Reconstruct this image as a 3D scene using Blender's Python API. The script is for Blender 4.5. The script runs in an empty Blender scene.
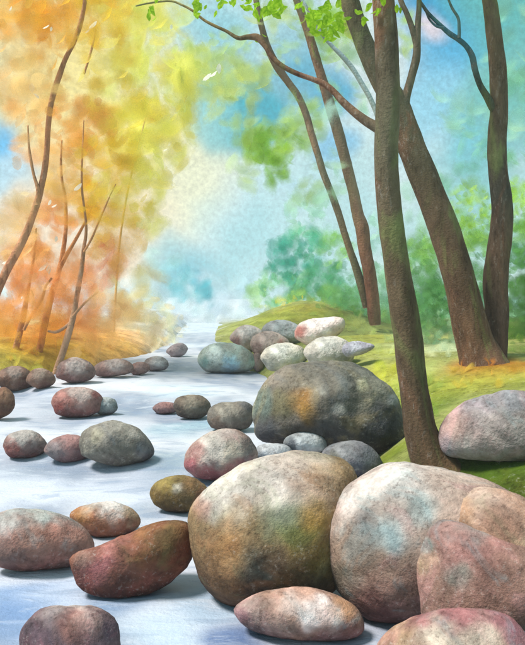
import bpy, math, random
from mathutils import Vector, noise, Matrix
random.seed(7)
S = bpy.context.scene
COL = S.collection

# ------------------------------------------------------------------ camera
CAM = Vector((0, 0, 3.0)); F = 700.0; CU, CV = 262.5, 322.5
PITCH = math.atan(32.5 / F)
cd = bpy.data.cameras.new('camera'); cam = bpy.data.objects.new('camera', cd); COL.objects.link(cam)
cam.location = CAM; cam.rotation_euler = (math.pi / 2 - PITCH, 0, 0)
cd.sensor_fit = 'VERTICAL'; cd.sensor_height = 24; cd.lens = 24 * F / 645.0
cd.clip_end = 3000
S.camera = cam

def ray(u, v):
    x, y, z = u - CU, F, -(v - CV)
    c, s = math.cos(PITCH), math.sin(PITCH)
    return Vector((x, y * c + z * s, -y * s + z * c)).normalized()

def lin(h, a=1.0):
    h = h.lstrip('#')
    r = [int(h[i:i + 2], 16) / 255 for i in (0, 2, 4)]
    return tuple([(c / 12.92 if c <= .04045 else ((c + .055) / 1.055) ** 2.4) for c in r] + [a])

# ------------------------------------------------------------------ node helpers
class NT:
    def __init__(s, tree): s.t = tree; s.n = tree.nodes; s.l = tree.links
    def new(s, typ, ins=None, **kw):
        n = s.n.new(typ)
        for k, v in kw.items(): setattr(n, k, v)
        for k, v in (ins or {}).items():
            if isinstance(v, bpy.types.NodeSocket): s.l.new(v, n.inputs[k])
            else: n.inputs[k].default_value = v
        return n
    def math(s, op, a, b=0.0, c=0.0, clamp=False):
        n = s.new('ShaderNodeMath', {0: a, 1: b, 2: c}, operation=op); n.use_clamp = clamp; return n.outputs[0]
    def mix(s, f, a, b, mode='MIX'):
        n = s.new('ShaderNodeMix', data_type='RGBA', blend_type=mode)
        for i, v in ((0, f), (6, a), (7, b)):
            if isinstance(v, bpy.types.NodeSocket): s.l.new(v, n.inputs[i])
            else: n.inputs[i].default_value = v
        return n.outputs[2]
    def noise(s, vec, scale, detail=3, rough=.5, dist=0.0):
        return s.new('ShaderNodeTexNoise', {'Vector': vec, 'Scale': scale, 'Detail': detail, 'Roughness': rough, 'Distortion': dist}).outputs
    def mr(s, v, a, b, c=0.0, d=1.0, smooth=True):
        n = s.new('ShaderNodeMapRange', {'Value': v, 'From Min': a, 'From Max': b, 'To Min': c, 'To Max': d})
        if smooth: n.interpolation_type = 'SMOOTHSTEP'
        return n.outputs[0]

# ------------------------------------------------------------------ sky: broken cloud, turquoise and blue gaps
W = bpy.data.worlds.new('World'); S.world = W; W.use_nodes = True
T = NT(W.node_tree); T.n.clear()
SUN_EL, SUN_AZ = math.radians(58), math.radians(-105)      # azimuth from +Y (ahead), towards the left
sky = T.new('ShaderNodeTexSky', sky_type='NISHITA', sun_disc=False)
sky.sun_elevation = SUN_EL; sky.sun_rotation = SUN_AZ
tc = T.new('ShaderNodeTexCoord').outputs['Generated']
wn = T.noise(tc, 5.0, 3, .55)[1]
wv = T.new('ShaderNodeVectorMath', {0: wn, 1: (.5, .5, .5)}, operation='SUBTRACT').outputs[0]
wv = T.new('ShaderNodeVectorMath', {0: wv, 'Scale': .16}, operation='SCALE').outputs[0]
dirv = T.new('ShaderNodeVectorMath', {0: tc, 1: wv}, operation='ADD').outputs[0]
n1 = T.noise(tc, 2.6, 4, .55)[0]; n2 = T.noise(tc, 4.3, 3, .5)[0]
col = T.mix(T.mr(n1, .47, .66), lin('#c9e4e6'), lin('#66c6d6'))
col = T.mix(T.mr(n2, .56, .72), col, lin('#56b4dc'))
PATCH = [  # u, v, radius px, colour, strength : cloud banks and gaps, as directions in the sky
 (200,190,100,'#d8e9e2',.85),(225,245,80,'#c8e6ea',.9),(255,205,55,'#cbe6ea',.8),(300,200,50,'#bce2e6',.8),(355,190,50,'#b4dce0',.8),(360,60,60,'#dfecec',.6),
 (120,150,100,'#f7f0b0',.95),(190,175,50,'#eef0cc',.8),(60,240,100,'#fbdcb4',.9),(60,60,100,'#fbe08c',.9),(130,60,70,'#f8ec90',.8),(80,320,70,'#fbd8a8',.8),(180,40,60,'#d6e6d6',.7),
 (200,12,32,'#9dd6e2',.85),(232,28,30,'#8fcfdc',.8),(238,104,40,'#3cb0bc',1),(268,114,36,'#38acc0',1),(205,118,26,'#8ed2d4',.8),
 (300,62,34,'#52abc8',.95),(330,86,28,'#44a9cc',.95),(285,30,20,'#9ccfd8',.7),(345,148,20,'#78bfe4',.85),(300,205,16,'#7fbfe8',.6),
 (452,32,44,'#2b9ccc',1),(440,82,34,'#44aedc',1),(478,60,34,'#48b0d8',.9),(430,125,38,'#8fd2ea',.9),(462,160,34,'#5fc2d6',.9),(512,30,46,'#5cb8b4',1),(508,110,42,'#6cbeb4',1),(470,200,50,'#74c0c0',.8),(400,230,40,'#a9d4d8',.8),
 (431,48,17,'#e6dbe2',.95),(400,180,26,'#cfe4e8',.8),
 (6,148,22,'#58bdf0',1),(24,48,11,'#5ab6d8',.9),(26,172,20,'#b9deee',.9),(5,185,20,'#a9d9ee',.8),
 (188,286,40,'#45b0c4',.95),(165,262,24,'#7cc8d4',.7),(225,285,36,'#8ccdd8',.7),(262,245,36,'#8ccfd8',.7),(225,215,30,'#bce0e0',.5),(205,312,30,'#d3dfea',.9),
]
for (u, v, r, c, st) in PATCH:
    d = ray(u, v)
    dn = T.new('ShaderNodeVectorMath', {0: dirv, 1: tuple(d)}, operation='DISTANCE').outputs['Value']
    a = r / F
    col = T.mix(T.mr(dn, a * 1.45, a * .35, 0, st), col, lin(c))
gr = T.noise(tc, 165.0, 3, .7)[0]
col = T.mix(1.0, col, T.new('ShaderNodeCombineColor', {i: T.mr(gr, .32, .68, .84, 1.16, False) for i in range(3)}).outputs[0], 'MULTIPLY')
skyc = T.mix(1.0, sky.outputs[0], (.1, .1, .1, 1), 'MULTIPLY')
col = T.mix(.06, col, skyc)
bg = T.new('ShaderNodeBackground', {'Color': col, 'Strength': .88})
T.new('ShaderNodeOutputWorld', {'Surface': bg.outputs[0]})
W.cycles.sampling_method = 'MANUAL'; W.cycles.sample_map_resolution = 512

sl = bpy.data.lights.new('sun', 'SUN'); sl.energy = 4.8; sl.angle = math.radians(14); sl.color = (1, .955, .88)
so = bpy.data.objects.new('sun', sl); COL.objects.link(so)
sd = Vector((math.sin(SUN_AZ) * math.cos(SUN_EL), math.cos(SUN_AZ) * math.cos(SUN_EL), math.sin(SUN_EL)))
so.rotation_euler = sd.to_track_quat('Z', 'Y').to_euler(); so.location = (0, 0, 30)

S.view_settings.view_transform = 'Standard'; S.view_settings.look = 'None'
S.view_settings.exposure = 0.22; S.view_settings.gamma = 1
S.render.engine = 'CYCLES'
S.cycles.transparent_max_bounces = 48; S.cycles.max_bounces = 5; S.cycles.diffuse_bounces = 3
S.cycles.glossy_bounces = 1; S.cycles.transmission_bounces = 2
S.cycles.use_denoising = True; S.cycles.volume_bounces = 2

# ------------------------------------------------------------------ generic object helpers
def link(name, verts, faces, mat=None, parent=None, cols=None, uvs=None, smooth=True, origin=None):
    me = bpy.data.meshes.new(name)
    if origin is not None: verts = [Vector(v) - origin for v in verts]
    me.from_pydata([tuple(v) for v in verts], [], faces)
    if cols:
        a = me.color_attributes.new('Col', 'FLOAT_COLOR', 'POINT')
        flat = []
        for c in cols: flat += [c[0], c[1], c[2], 1.0]
        a.data.foreach_set('color', flat)
    if uvs:
        ul = me.uv_layers.new(name='UVMap'); flat = []
        for c in uvs: flat += [c[0], c[1]]
        ul.data.foreach_set('uv', flat)
    if smooth: me.polygons.foreach_set('use_smooth', [True] * len(faces))
    if mat: me.materials.append(mat)
    o = bpy.data.objects.new(name, me); COL.objects.link(o)
    if origin is not None: o.location = origin
    if parent: o.parent = parent
    return o

def tag(o, label, cat, group=None):
    o['label'] = label; o['category'] = cat
    if group: o['group'] = group
    return o

def structure(o): o['kind'] = 'structure'; return o

def empty(name, loc):
    o = bpy.data.objects.new(name, None); COL.objects.link(o); o.location = loc; o.empty_display_size = .3
    return o

def child(o, parent):      # keep world place, parent at unrotated empty
    o.parent = parent; o.location = Vector(o.location) - Vector(parent.location); return o

def mat_new(name):
    m = bpy.data.materials.new(name); m.use_nodes = True; t = NT(m.node_tree); t.n.clear(); return m, t

def finish(t, bsdf): t.new('ShaderNodeOutputMaterial', {'Surface': bsdf})

# surface with its own colours from the 'Col' attribute, broken up by pigment-like mottling and grain
_mc = {}
def mottled(name, dist, rough=.85, patch=1.0, gran=.35, hue=('#b98a80', '#8fa7a6'), huef=.35, bump=.5, stretch=(1, 1, 1), coarse=0.0, spec=.25):
    key = (name, round(math.log(dist) * 4))
    if key in _mc: return _mc[key]
    m, t = mat_new(name)
    co = t.new('ShaderNodeTexCoord').outputs['Object']
    if stretch != (1, 1, 1):
        co = t.new('ShaderNodeMapping', {'Vector': co, 'Scale': stretch}).outputs[0]
    base = t.new('ShaderNodeAttribute', attribute_name='Col').outputs['Color']
    px = dist / F                      # metres per pixel at this distance
    g1 = t.noise(co, 1 / (px * 46) * patch, 5, .62, .6)[0]
    g2 = t.noise(co, 1 / (px * 12) * patch, 8, .78, .3)[0]
    n3 = t.noise(co, 1 / (px * 70) * patch, 4, .6, 1.2)
    c = t.mix(t.mr(n3[0], .50, .64, 0, huef), base, t.mix(1, base, tuple(1.35 * x for x in lin(hue[0])[:3]) + (1,), 'OVERLAY') if False else t.mix(.55, base, lin(hue[0])))
    c = t.mix(t.mr(n3[0], .46, .34, 0, huef), c, t.mix(.55, c, lin(hue[1])))
    k = t.math('MULTIPLY', t.mr(g1, .36, .62, 1 - gran, 1 + gran * .55), t.mr(g2, .38, .60, 1 - gran * .85, 1 + gran * .3))
    c = t.mix(1.0, c, t.new('ShaderNodeCombineColor', {0: k, 1: k, 2: k}).outputs[0], 'MULTIPLY')
    sp = t.noise(co, 1 / (px * 4.0) * patch, 4, .7, .2)[0]
    sk = t.math('MULTIPLY', t.mr(sp, .53, .64), t.mr(g1, .56, .44, .12, .62))
    c = t.mix(sk, c, t.mix(1.0, c, (.42, .37, .36, 1), 'MULTIPLY'))
    sl_ = t.math('MULTIPLY', t.mr(sp, .44, .36), t.mr(n3[0], .42, .60, .0, .14)); c = t.mix(sl_, c, lin('#e9e4dc'))
    ps = 1 / (px * 2.6)
    paper = t.noise(co if stretch == (1, 1, 1) else t.new('ShaderNodeTexCoord').outputs['Object'], ps, 2, .6)[0]
    h = t.math('ADD', t.math('MULTIPLY', paper, px * 3.0), t.math('MULTIPLY', g2, px * 1.8 * (1 + coarse)))
    b = t.new('ShaderNodeBump', {'Height': h, 'Strength': bump, 'Distance': 1.0}).outputs[0]
    bs = t.new('ShaderNodeBsdfPrincipled', {'Base Color': c, 'Roughness': rough, 'Specular IOR Level': spec, 'Normal': b}).outputs[0]
    finish(t, bs); _mc[key] = m
    return m

# soft leafy wash: small curved faces whose edge thins out
def wash_mat(name, soft=1.0, opacity=.7, nscale=1.2, trans=.6, grain=30.0):
    if name in _mc: return _mc[name]
    m, t = mat_new(name)
    tc = t.new('ShaderNodeTexCoord'); co = tc.outputs['Object']
    uv = tc.outputs['UV']
    r = t.new('ShaderNodeVectorMath', {0: uv, 1: (.5, .5, 0)}, operation='DISTANCE').outputs['Value']
    n = t.noise(co, nscale, 4, .6)[0]
    g = t.noise(co, grain, 2, .6)[0]
    rr = t.math('ADD', r, t.math('MULTIPLY_ADD', n, .95, -.475))
    a = t.mr(rr, .42, .42 - .40 * soft, 0, opacity)
    a = t.math('MULTIPLY', a, t.mr(g, .3, .7, .72, 1.1, False))
    edge = t.mr(r, .5, .42)            # nothing at the rim of the face itself
    a = t.math('MULTIPLY', a, edge, clamp=True)
    c = t.new('ShaderNodeAttribute', attribute_name='Col').outputs['Color']
    c = t.mix(1.0, c, t.new('ShaderNodeCombineColor', {i: t.mr(n, .3, .7, .85, 1.12) for i in range(3)}).outputs[0], 'MULTIPLY')
    d = t.new('ShaderNodeBsdfDiffuse', {'Color': c}).outputs[0]
    tr = t.new('ShaderNodeBsdfTranslucent', {'Color': c}).outputs[0]
    s = t.new('ShaderNodeMixShader', {0: trans, 1: d, 2: tr}).outputs[0]
    tp = t.new('ShaderNodeBsdfTransparent').outputs[0]
    finish(t, t.new('ShaderNodeMixShader', {0: a, 1: tp, 2: s}).outputs[0])
    _mc[name] = m
    return m

# ------------------------------------------------------------------ ground shape
def interp(tab, y):
    if y <= tab[0][0]: return tab[0][1]
    for (a, xa), (b, xb) in zip(tab, tab[1:]):
        if y <= b:
            k = (y - a) / (b - a); k = k * k * (3 - 2 * k); return xa + (xb - xa) * k
    return tab[-1][1]
LEFT = [(0, -11), (8, -10), (15, -9), (21, -7.9), (23.5, -6.9), (25, -5.6), (28, -4.6), (34, -4.6), (46, -5.3), (60, -6.6), (90, -9.5), (130, -16)]
HAZE = 0.0012
RIGHT = [(0, 4.5), (6, 3.6), (8.8, 2.4), (10, 1.7), (12, 2.15), (14, 2.6), (18, .8), (21, .3), (26, -.9), (38, -2.2), (55, -2.9), (75, -5), (130, -11)]
def sstep(a, b, x):
    k = min(1, max(0, (x - a) / (b - a))); return k * k * (3 - 2 * k)
def water_z(x, y):
    w = noise.noise(Vector((x * .5, y * .25, 3))) * 1.2
    yy = y + .35 * x + w
    z = .14 * sstep(10.3, 11.2, yy) + .16 * sstep(15.6, 16.8, yy) + .16 * sstep(22.5, 24.5, yy) + .1 * sstep(33, 36, yy)
    z += .035 * noise.noise(Vector((x * 1.3, y * 1.0, 0))) + .02 * noise.noise(Vector((x * 3.6, y * 2.2, 5)))
    return z
def ground_z(x, y):
    wz = .14 * sstep(10.3, 11.2, y) + .16 * sstep(15.6, 16.8, y) + .16 * sstep(22.5, 24.5, y) + .1 * sstep(33, 36, y)
    xl, xr = interp(LEFT, y), interp(RIGHT, y)
    dl, dr = xl - x, x - xr
    n = noise.noise(Vector((x * .3, y * .3, 9))) * .18 + noise.noise(Vector((x * 1.1, y * 1.1, 2))) * .05
    if dl > -.6:
        d = dl + .6; z = -.5 + (.95 + .012 * y) * (1 - math.exp(-d / 1.1)) + .05 * max(0, dl)
    elif dr > -.6:
        d = dr + .6; h = 1.66 + .004 * y
        z = -.5 + h * (1 - math.exp(-d / 1.25)) + .012 * max(0, min(dr, 20) - 3)
        z = z * (1 - .8 * sstep(20, 33, y)) + 1.55 * math.exp(-((x - 2.6) / 3.6) ** 2 - ((y - 41) / 6) ** 2)
    else: z = -.5; n *= .3
    return (z + wz + n) * (1 - .85 * sstep(48, 80, y))
def surf_z(x, y): return max(ground_z(x, y), water_z(x, y))
def hit(u, v, f=surf_z):
    d = ray(u, v); t = 3.0; dt = .04; p = CAM + d * t
    while t < 400:
        p = CAM + d * t
        if p.z <= f(p.x, p.y): return p
        t += dt * (1 + t * .02)
    return p

def fan_grid(ys, ss, xf, zf):
    verts = []; faces = []
    for y in ys:
        for s in ss:
            x = xf(s, y); verts.append((x, y, zf(x, y)))
    n = len(ss)
    for j in range(len(ys) - 1):
        for i in range(n - 1):
            a = j * n + i; faces.append((a, a + 1, a + n + 1, a + n))
    return verts, faces

def stain_shade_colour(p, base, stains_and_shade):
    c = list(base)
    w = Vector((noise.noise(p * 1.3), noise.noise(p * 1.3 + Vector((9, 0, 0))), noise.noise(p * 1.3 + Vector((0, 7, 0)))))
    for (q, r, sc, st) in stains_and_shade:
        d = (p + w * r * .55 - q).length / r
        if d < 1.35:
            k = st * (1 - sstep(.45, 1.35, d))
            c = [c[i] * (1 - k) + sc[i] * k for i in range(3)]
    return c

# ---- bank
G_ST = []
for (u, v, r, c, st) in [
    (20,352,40,'#b9a23a',.9),(60,350,34,'#c9a83e',.9),(110,345,40,'#dca658',.8),(150,340,30,'#ecd0a0',.9),(172,338,24,'#f0e6dc',1),(186,332,24,'#e8e6e6',1),(190,322,26,'#e4e8ee',1),(25,330,40,'#dfa24a',.8),(80,330,40,'#e6a052',.8),(20,372,24,'#8f8a3a',.7),
    (300,312,26,'#b3a338',.9),(275,318,20,'#a9b44a',.8),(335,318,22,'#a8b04a',.8),(375,335,26,'#b9b84e',.9),(395,350,24,'#c4c860',.9),(350,345,24,'#c6c24a',.9),(385,375,20,'#c3bf45',.9),(400,390,26,'#b6bd48',.8),
    (425,345,22,'#d9dfa6',.8),(450,350,22,'#dbe3bc',.8),(440,370,24,'#c5d07e',.8),
    (425,385,22,'#9cae4c',.8),(420,410,26,'#7d9c2c',.95),(435,395,20,'#7f9a38',.8),(480,366,24,'#d07a2c',1),(455,372,18,'#c39a4a',.85),(505,364,24,'#dc9434',.95),(490,380,26,'#cdb648',.8),(455,390,26,'#b3b94c',.7),(520,385,20,'#a9ae46',.8),
    (385,455,22,'#8f9a34',.9),(375,465,16,'#7f8c30',.9),(470,470,40,'#56701c',.95),(510,480,40,'#4c681c',.95),(440,470,18,'#5c701f',.9),(520,460,26,'#5f7a22',.9),(500,500,30,'#5c6b22',.9)]:
    p = hit(u, v); G_ST.append((p, r * (p - CAM).length / F * 1.6, lin(c), st))
ys = [-4 + i * .35 for i in range(46)]
while ys[-1] < 215: ys.append(ys[-1] + .2 + .022 * ys[-1])
ss = [i / 90 for i in range(-90, 91)]
def xf(s, y): return s * (abs(s) ** .35) * (14 + max(0, y) * 1.35)
verts, faces = fan_grid(ys, ss, xf, ground_z)
def gcol(p):
    left = p[0] < interp(LEFT, p[1]) + 1.5
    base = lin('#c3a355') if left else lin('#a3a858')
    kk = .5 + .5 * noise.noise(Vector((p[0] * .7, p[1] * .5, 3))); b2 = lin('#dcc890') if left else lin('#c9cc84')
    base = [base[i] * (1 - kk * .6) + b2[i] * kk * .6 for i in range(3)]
    far = sstep(*((27, 46) if left else (42, 66)), p[1]); misty = [x * .68 for x in lin('#d6dde8')[:3]]  # pale mist painted into the far ground colour
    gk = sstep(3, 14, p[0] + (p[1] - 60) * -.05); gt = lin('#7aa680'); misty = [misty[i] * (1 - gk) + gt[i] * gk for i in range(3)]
    xl, xr = interp(LEFT, p[1]), interp(RIGHT, p[1])
    if xl - .2 < p[0] < xr - .45: base = lin('#8a8378')
    c = stain_shade_colour(Vector(p), base, [g for g in G_ST if abs(g[0].y - p[1]) < g[1] * 2])
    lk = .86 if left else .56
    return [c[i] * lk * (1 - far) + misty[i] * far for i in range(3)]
gm = mottled('mossy_ground', 14, rough=.95, gran=.22, hue=('#b4a44c', '#7c8c44'), huef=.12, bump=.4, spec=.1)
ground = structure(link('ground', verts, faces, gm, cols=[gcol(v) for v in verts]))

# ---- water
W_ST = []  # froth and clear water tones, with shadows beside the stones painted in
for (u, v, r, c, st) in [
    (180,392,30,'#b9d3e2',.7),(150,388,20,'#cfe0ea',.6),(60,398,30,'#e4e6f0',.8),(120,382,30,'#dfe3ec',.8),
    (210,425,26,'#9fbfcc',.8),(170,430,22,'#a9c6d2',.7),(165,460,26,'#8fa9b4',.8),(205,440,16,'#bcd0da',.6),(40,420,30,'#c3cbd8',.6),(120,412,22,'#aebccb',.7),
    (60,470,40,'#b2bccb',.7),(120,470,24,'#93a3b4',.8),(160,490,30,'#e4e8f2',.9),(100,485,40,'#e2e5f0',.9),(30,490,40,'#dfe3ee',.8),
    (150,512,20,'#aab6c6',.7),(40,585,40,'#dde3f0',.9),(25,600,30,'#8fabd2',.9),(60,600,26,'#ccd6e8',.7),(130,600,24,'#8ba3c2',.8),(10,625,30,'#7c9ac4',.8),(180,625,40,'#dbe4f0',.9),(215,605,26,'#b3c9de',.8),(160,640,30,'#c5d6e6',.8),(235,635,20,'#6a82ac',.9),(240,650,22,'#5b6f97',.8),
    (205,345,26,'#d2dbe6',.8),(200,330,24,'#d5e0e8',.9),(275,452,14,'#cfdbe8',.9),(265,458,12,'#a9bccd',.7)]:
    p = hit(u, v, water_z); W_ST.append((p, r * (p - CAM).length / F * 1.5, lin(c), st))
wys = [2.5 + i * .06 for i in range(60)]
while wys[-1] < 52: wys.append(wys[-1] + .02 + .009 * wys[-1])
wss = [i / 110 for i in range(0, 111)]
def wx(s, y): a, b = interp(LEFT, y) - .9, interp(RIGHT, y) + .9; return a + (b - a) * s
verts, faces = fan_grid(wys, wss, wx, water_z)
def wcol(p):
    q = Vector(p); n = noise.noise(Vector((p[0] * .8 + p[1] * .2, p[1] * .35 - p[0] * .25, 1)))
    n += .6 * noise.noise(Vector((p[0] * 2.1 + p[1] * .9, p[1] * .9, 4)))
    k = sstep(-.1, .55, n); a, b = lin('#cdd0da'), lin('#98a3b6')
    base = [a[i] * (1 - k) + b[i] * k for i in range(3)]
    c = stain_shade_colour(Vector((p[0], p[1], 0)), base, [(Vector((g[0].x, g[0].y, 0)), g[1], g[2], min(1, g[3] * 1.05)) for g in W_ST if abs(g[0].y - p[1]) < g[1] * 2])
    yy = p[1] + .35 * p[0] + noise.noise(Vector((p[0] * .5, p[1] * .25, 3))) * 1.2
    for (u0, u1) in ((9.8, 11.2), (14.8, 16.8), (21.5, 24.5), (32, 36)):
        m_ = (u0 + u1) / 2; kk = math.exp(-((yy - m_) / (u1 - u0) * 1.7) ** 2) * .75 * (.6 + .8 * abs(noise.noise(Vector((p[0] * 1.5, 0, 8))))); dk = lin('#8493a8')
        c = [c[i] * (1 - kk) + dk[i] * kk for i in range(3)]
    for u0 in (12.3, 18, 26):
        kk = math.exp(-((yy - u0) / 1.0) ** 2) * .7 * (.5 + .9 * abs(noise.noise(Vector((p[0] * 1.1, p[1] * .4, 2))))); c = [c[i] * (1 - kk) + lin('#f0f1f5')[i] * kk for i in range(3)]
    fk = sstep(30, 48, p[1]); c = [c[i] * (1 - fk) + lin('#cfd9e4')[i] * fk for i in range(3)]  # distant water paled by mist painted into its colour
    return c
wm, t = mat_new('foaming_stream_water')
co = t.new('ShaderNodeTexCoord').outputs['Object']
cs = t.new('ShaderNodeMapping', {'Vector': co, 'Rotation': (0, 0, math.radians(28)), 'Scale': (.55, 1.6, 1)}).outputs[0]
base = t.new('ShaderNodeAttribute', attribute_name='Col').outputs['Color']
s1 = t.noise(cs, 1.6, 6, .62, 1.1)[0]; s2 = t.noise(cs, 5.0, 5, .65, .6)[0]
c = t.mix(t.mr(s1, .52, .66, 0, .45), base, lin('#dde2ea'))
c = t.mix(t.mr(s1, .47, .36, 0, .42), c, lin('#8499b4'))
c = t.mix(t.mr(s2, .56, .7, 0, .3), c, lin('#e4e8f0'))
pn = t.noise(co, 22.0, 3, .6)[0]
h = t.math('ADD', t.math('MULTIPLY', pn, .022), t.math('MULTIPLY', s2, .05))
b = t.new('ShaderNodeBump', {'Height': h, 'Strength': .5, 'Distance': 1.0}).outputs[0]
c = t.mix(1.0, c, (.71, .705, .725, 1), 'MULTIPLY')
finish(t, t.new('ShaderNodeBsdfPrincipled', {'Base Color': c, 'Roughness': .65, 'Specular IOR Level': .2, 'Normal': b}).outputs[0])
water = structure(link('stream_water', verts, faces, wm, cols=[wcol(v) for v in verts]))

# ------------------------------------------------------------------ boulders
def ellipse(x0, y0, x1, y1, seed=0, p=2.25, wob=.05, n=28):
    cx, cy, rx, ry = (x0 + x1) / 2, (y0 + y1) / 2, (x1 - x0) / 2, (y1 - y0) / 2
    rnd = random.Random(seed); ph = [rnd.uniform(0, 6.28) for _ in range(4)]
    out = []
    for i in range(n):
        a = 2 * math.pi * i / n; c, s = math.cos(a), math.sin(a)
        k = (abs(c) ** p + abs(s) ** p) ** (-1 / p)
        k *= 1 + wob * (math.sin(2 * a + ph[0]) + .6 * math.sin(3 * a + ph[1]) + .4 * math.sin(5 * a + ph[2]))
        out.append((cx + rx * k * c, cy - ry * k * s))
    return out

def catmull(pts, per=6):
    out = []
    P = [pts[0]] + list(pts) + [pts[-1]]
    for i in range(1, len(P) - 2):
        for k in range(per):
            t_ = k / per; a, b, c, d = P[i - 1], P[i], P[i + 1], P[i + 2]
            out.append(tuple(.5 * ((2 * b[j]) + (-a[j] + c[j]) * t_ + (2 * a[j] - 5 * b[j] + 4 * c[j] - d[j]) * t_ ** 2 + (-a[j] + 3 * b[j] - 3 * c[j] + d[j]) * t_ ** 3) for j in range(len(b))))
    out.append(tuple(pts[-1])); return out

_ico = {}
def ico(n):
    if n not in _ico:
        import bmesh
        bm = bmesh.new(); bmesh.ops.create_icosphere(bm, subdivisions=n, radius=1)
        _ico[n] = ([v.co.copy() for v in bm.verts], [tuple(v.index for v in f.verts) for f in bm.faces]); bm.free()
    return _ico[n]

def boulder(label, outline, base, stains_and_shade=(), dv=None, depth=.85, seed=1, sub=5, rough=.05, name='boulder', group='boulders in and beside the stream', facets=0, hue=('#b98a80', '#8fa7a6')):
    L_ = list(outline); outline = catmull(L_[-2:] + L_ + L_[:2], 4)[8:-8]
    us = [p[0] for p in outline]; vs = [p[1] for p in outline]
    cu, cv = (min(us) + max(us)) / 2, (min(vs) + max(vs)) / 2
    bv = dv or max(vs)
    hp = hit(min(max(cu, -60), 585), bv)
    cr = ray(cu, cv); dist = (hp - CAM).dot(cr) * 1.0
    C = CAM + cr * dist
    right = Vector((1, 0, 0)); right = (right - cr * right.dot(cr)).normalized(); up = right.cross(cr)
    pol = []
    for (u, v) in outline:
        d = ray(u, v); q = CAM + d * (dist / d.dot(cr)) - C
        pol.append((math.atan2(q.dot(up), q.dot(right)), math.hypot(q.dot(up), q.dot(right))))
    pol.sort(); n = len(pol)
    K = 180; tab = []
    for i in range(K):
        a = -math.pi + 2 * math.pi * i / K
        for j in range(n):
            a0, r0 = pol[j]; a1, r1 = pol[(j + 1) % n]
            if j == n - 1: a1 += 2 * math.pi
            aa = a if a >= pol[0][0] else a + 2 * math.pi
            if a0 <= aa <= a1 + 1e-9:
                x0, y0, x1, y1 = r0 * math.cos(a0), r0 * math.sin(a0), r1 * math.cos(a1), r1 * math.sin(a1)
                dx, dy = math.cos(aa), math.sin(aa); den = dx * (y1 - y0) - dy * (x1 - x0)
                rr = (x0 * (y1 - y0) - y0 * (x1 - x0)) / den if abs(den) > 1e-9 else r0
                tab.append(rr); break
        else: tab.append(pol[0][1])
    for _ in range(3): tab = [(tab[i - 1] + tab[i] * 2 + tab[(i + 1) % K]) / 4 for i in range(K)]
    mr_ = sum(tab) / K
    vs_, fs = ico(sub)
    rnd = random.Random(seed); off = Vector((rnd.uniform(0, 50), rnd.uniform(0, 50), rnd.uniform(0, 50)))
    fpl = []
    for _ in range(facets):
        d = Vector((rnd.uniform(-1, 1), rnd.uniform(-1, -.2), rnd.uniform(-.8, 1))).normalized(); fpl.append((d, rnd.uniform(.72, .86)))
    st = []
    for (u, v, r, c, k) in stains_and_shade:  # mineral colours, plus lit tops and shaded feet painted in
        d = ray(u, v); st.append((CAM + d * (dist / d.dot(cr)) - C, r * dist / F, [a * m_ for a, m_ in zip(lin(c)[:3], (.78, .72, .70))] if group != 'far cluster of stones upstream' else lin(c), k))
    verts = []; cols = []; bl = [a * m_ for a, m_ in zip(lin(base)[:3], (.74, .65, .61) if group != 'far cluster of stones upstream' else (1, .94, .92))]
    for s in vs_:
        s = s.copy()
        for (d, lim) in fpl:
            e = s.dot(d)
            if e > lim: s = s - d * (e - lim) * .8
        a = math.atan2(s.z, s.x); rho = math.hypot(s.x, s.z)
        fi = (a + math.pi) / (2 * math.pi) * K; i0 = int(fi) % K; fr = fi - int(fi)
        R = tab[i0] * (1 - fr) + tab[(i0 + 1) % K] * fr
        x, z, y = math.cos(a) * rho * R, math.sin(a) * rho * R, s.y * mr_ * depth
        q = Vector((x, y, z)) / mr_
        dsp = rough * (noise.noise(q * 1.6 + off) + .5 * noise.noise(q * 3.7 + off) + .25 * noise.noise(q * 9 + off) + .12 * noise.noise(q * 22 + off))
        p = Vector((x, y, z)) + s.normalized() * dsp * mr_
        flat = right * p.x + up * p.z
        loc = flat + cr * p.y
        verts.append(loc)
        w = Vector((noise.noise(q * 2.2 + off), 0, noise.noise(q * 2.2 - off))) + .5 * Vector((noise.noise(q * 6 + off), 0, noise.noise(q * 6 - off)))
        cc = list(bl[:3]); fw = (right * w.x + up * w.z)
        for (c0, r0, sc, k0) in st:
            dd = (flat + fw * r0 * .5 - c0).length / r0
            if dd < 1.3:
                k = k0 * (1 - sstep(.4, 1.3, dd)); cc = [cc[i] * (1 - k) + sc[i] * k for i in range(3)]
        wet_shade = (C + loc).z - water_z((C + loc).x, (C + loc).y) - .02 * mr_
        wk = .76 * (1 - .7 * sstep(16, 28, dist)) * (1 - sstep(-.1 * mr_, .75 * mr_, wet_shade + .22 * w.x * mr_)) if dist < 40 else 0     # damp waterline, widened with painted shade up the lower stone
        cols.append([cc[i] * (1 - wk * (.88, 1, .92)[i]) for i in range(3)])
    dd = max(4, dist)
    m = mottled('stone_' + hue[0][1:] + hue[1][1:], dd, rough=.85, gran=.30, hue=hue, huef=.5, bump=.45)
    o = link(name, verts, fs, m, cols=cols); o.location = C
    tag(o, label, 'boulder' if mr_ > .35 else 'rock', group)
    return o

E = ellipse
PT = ('#c08c8c', '#86aab0')   # pink / teal granite
BR = ('#a8744e', '#8a8f70')
GR = ('#a39a86', '#7f8f98')

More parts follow.
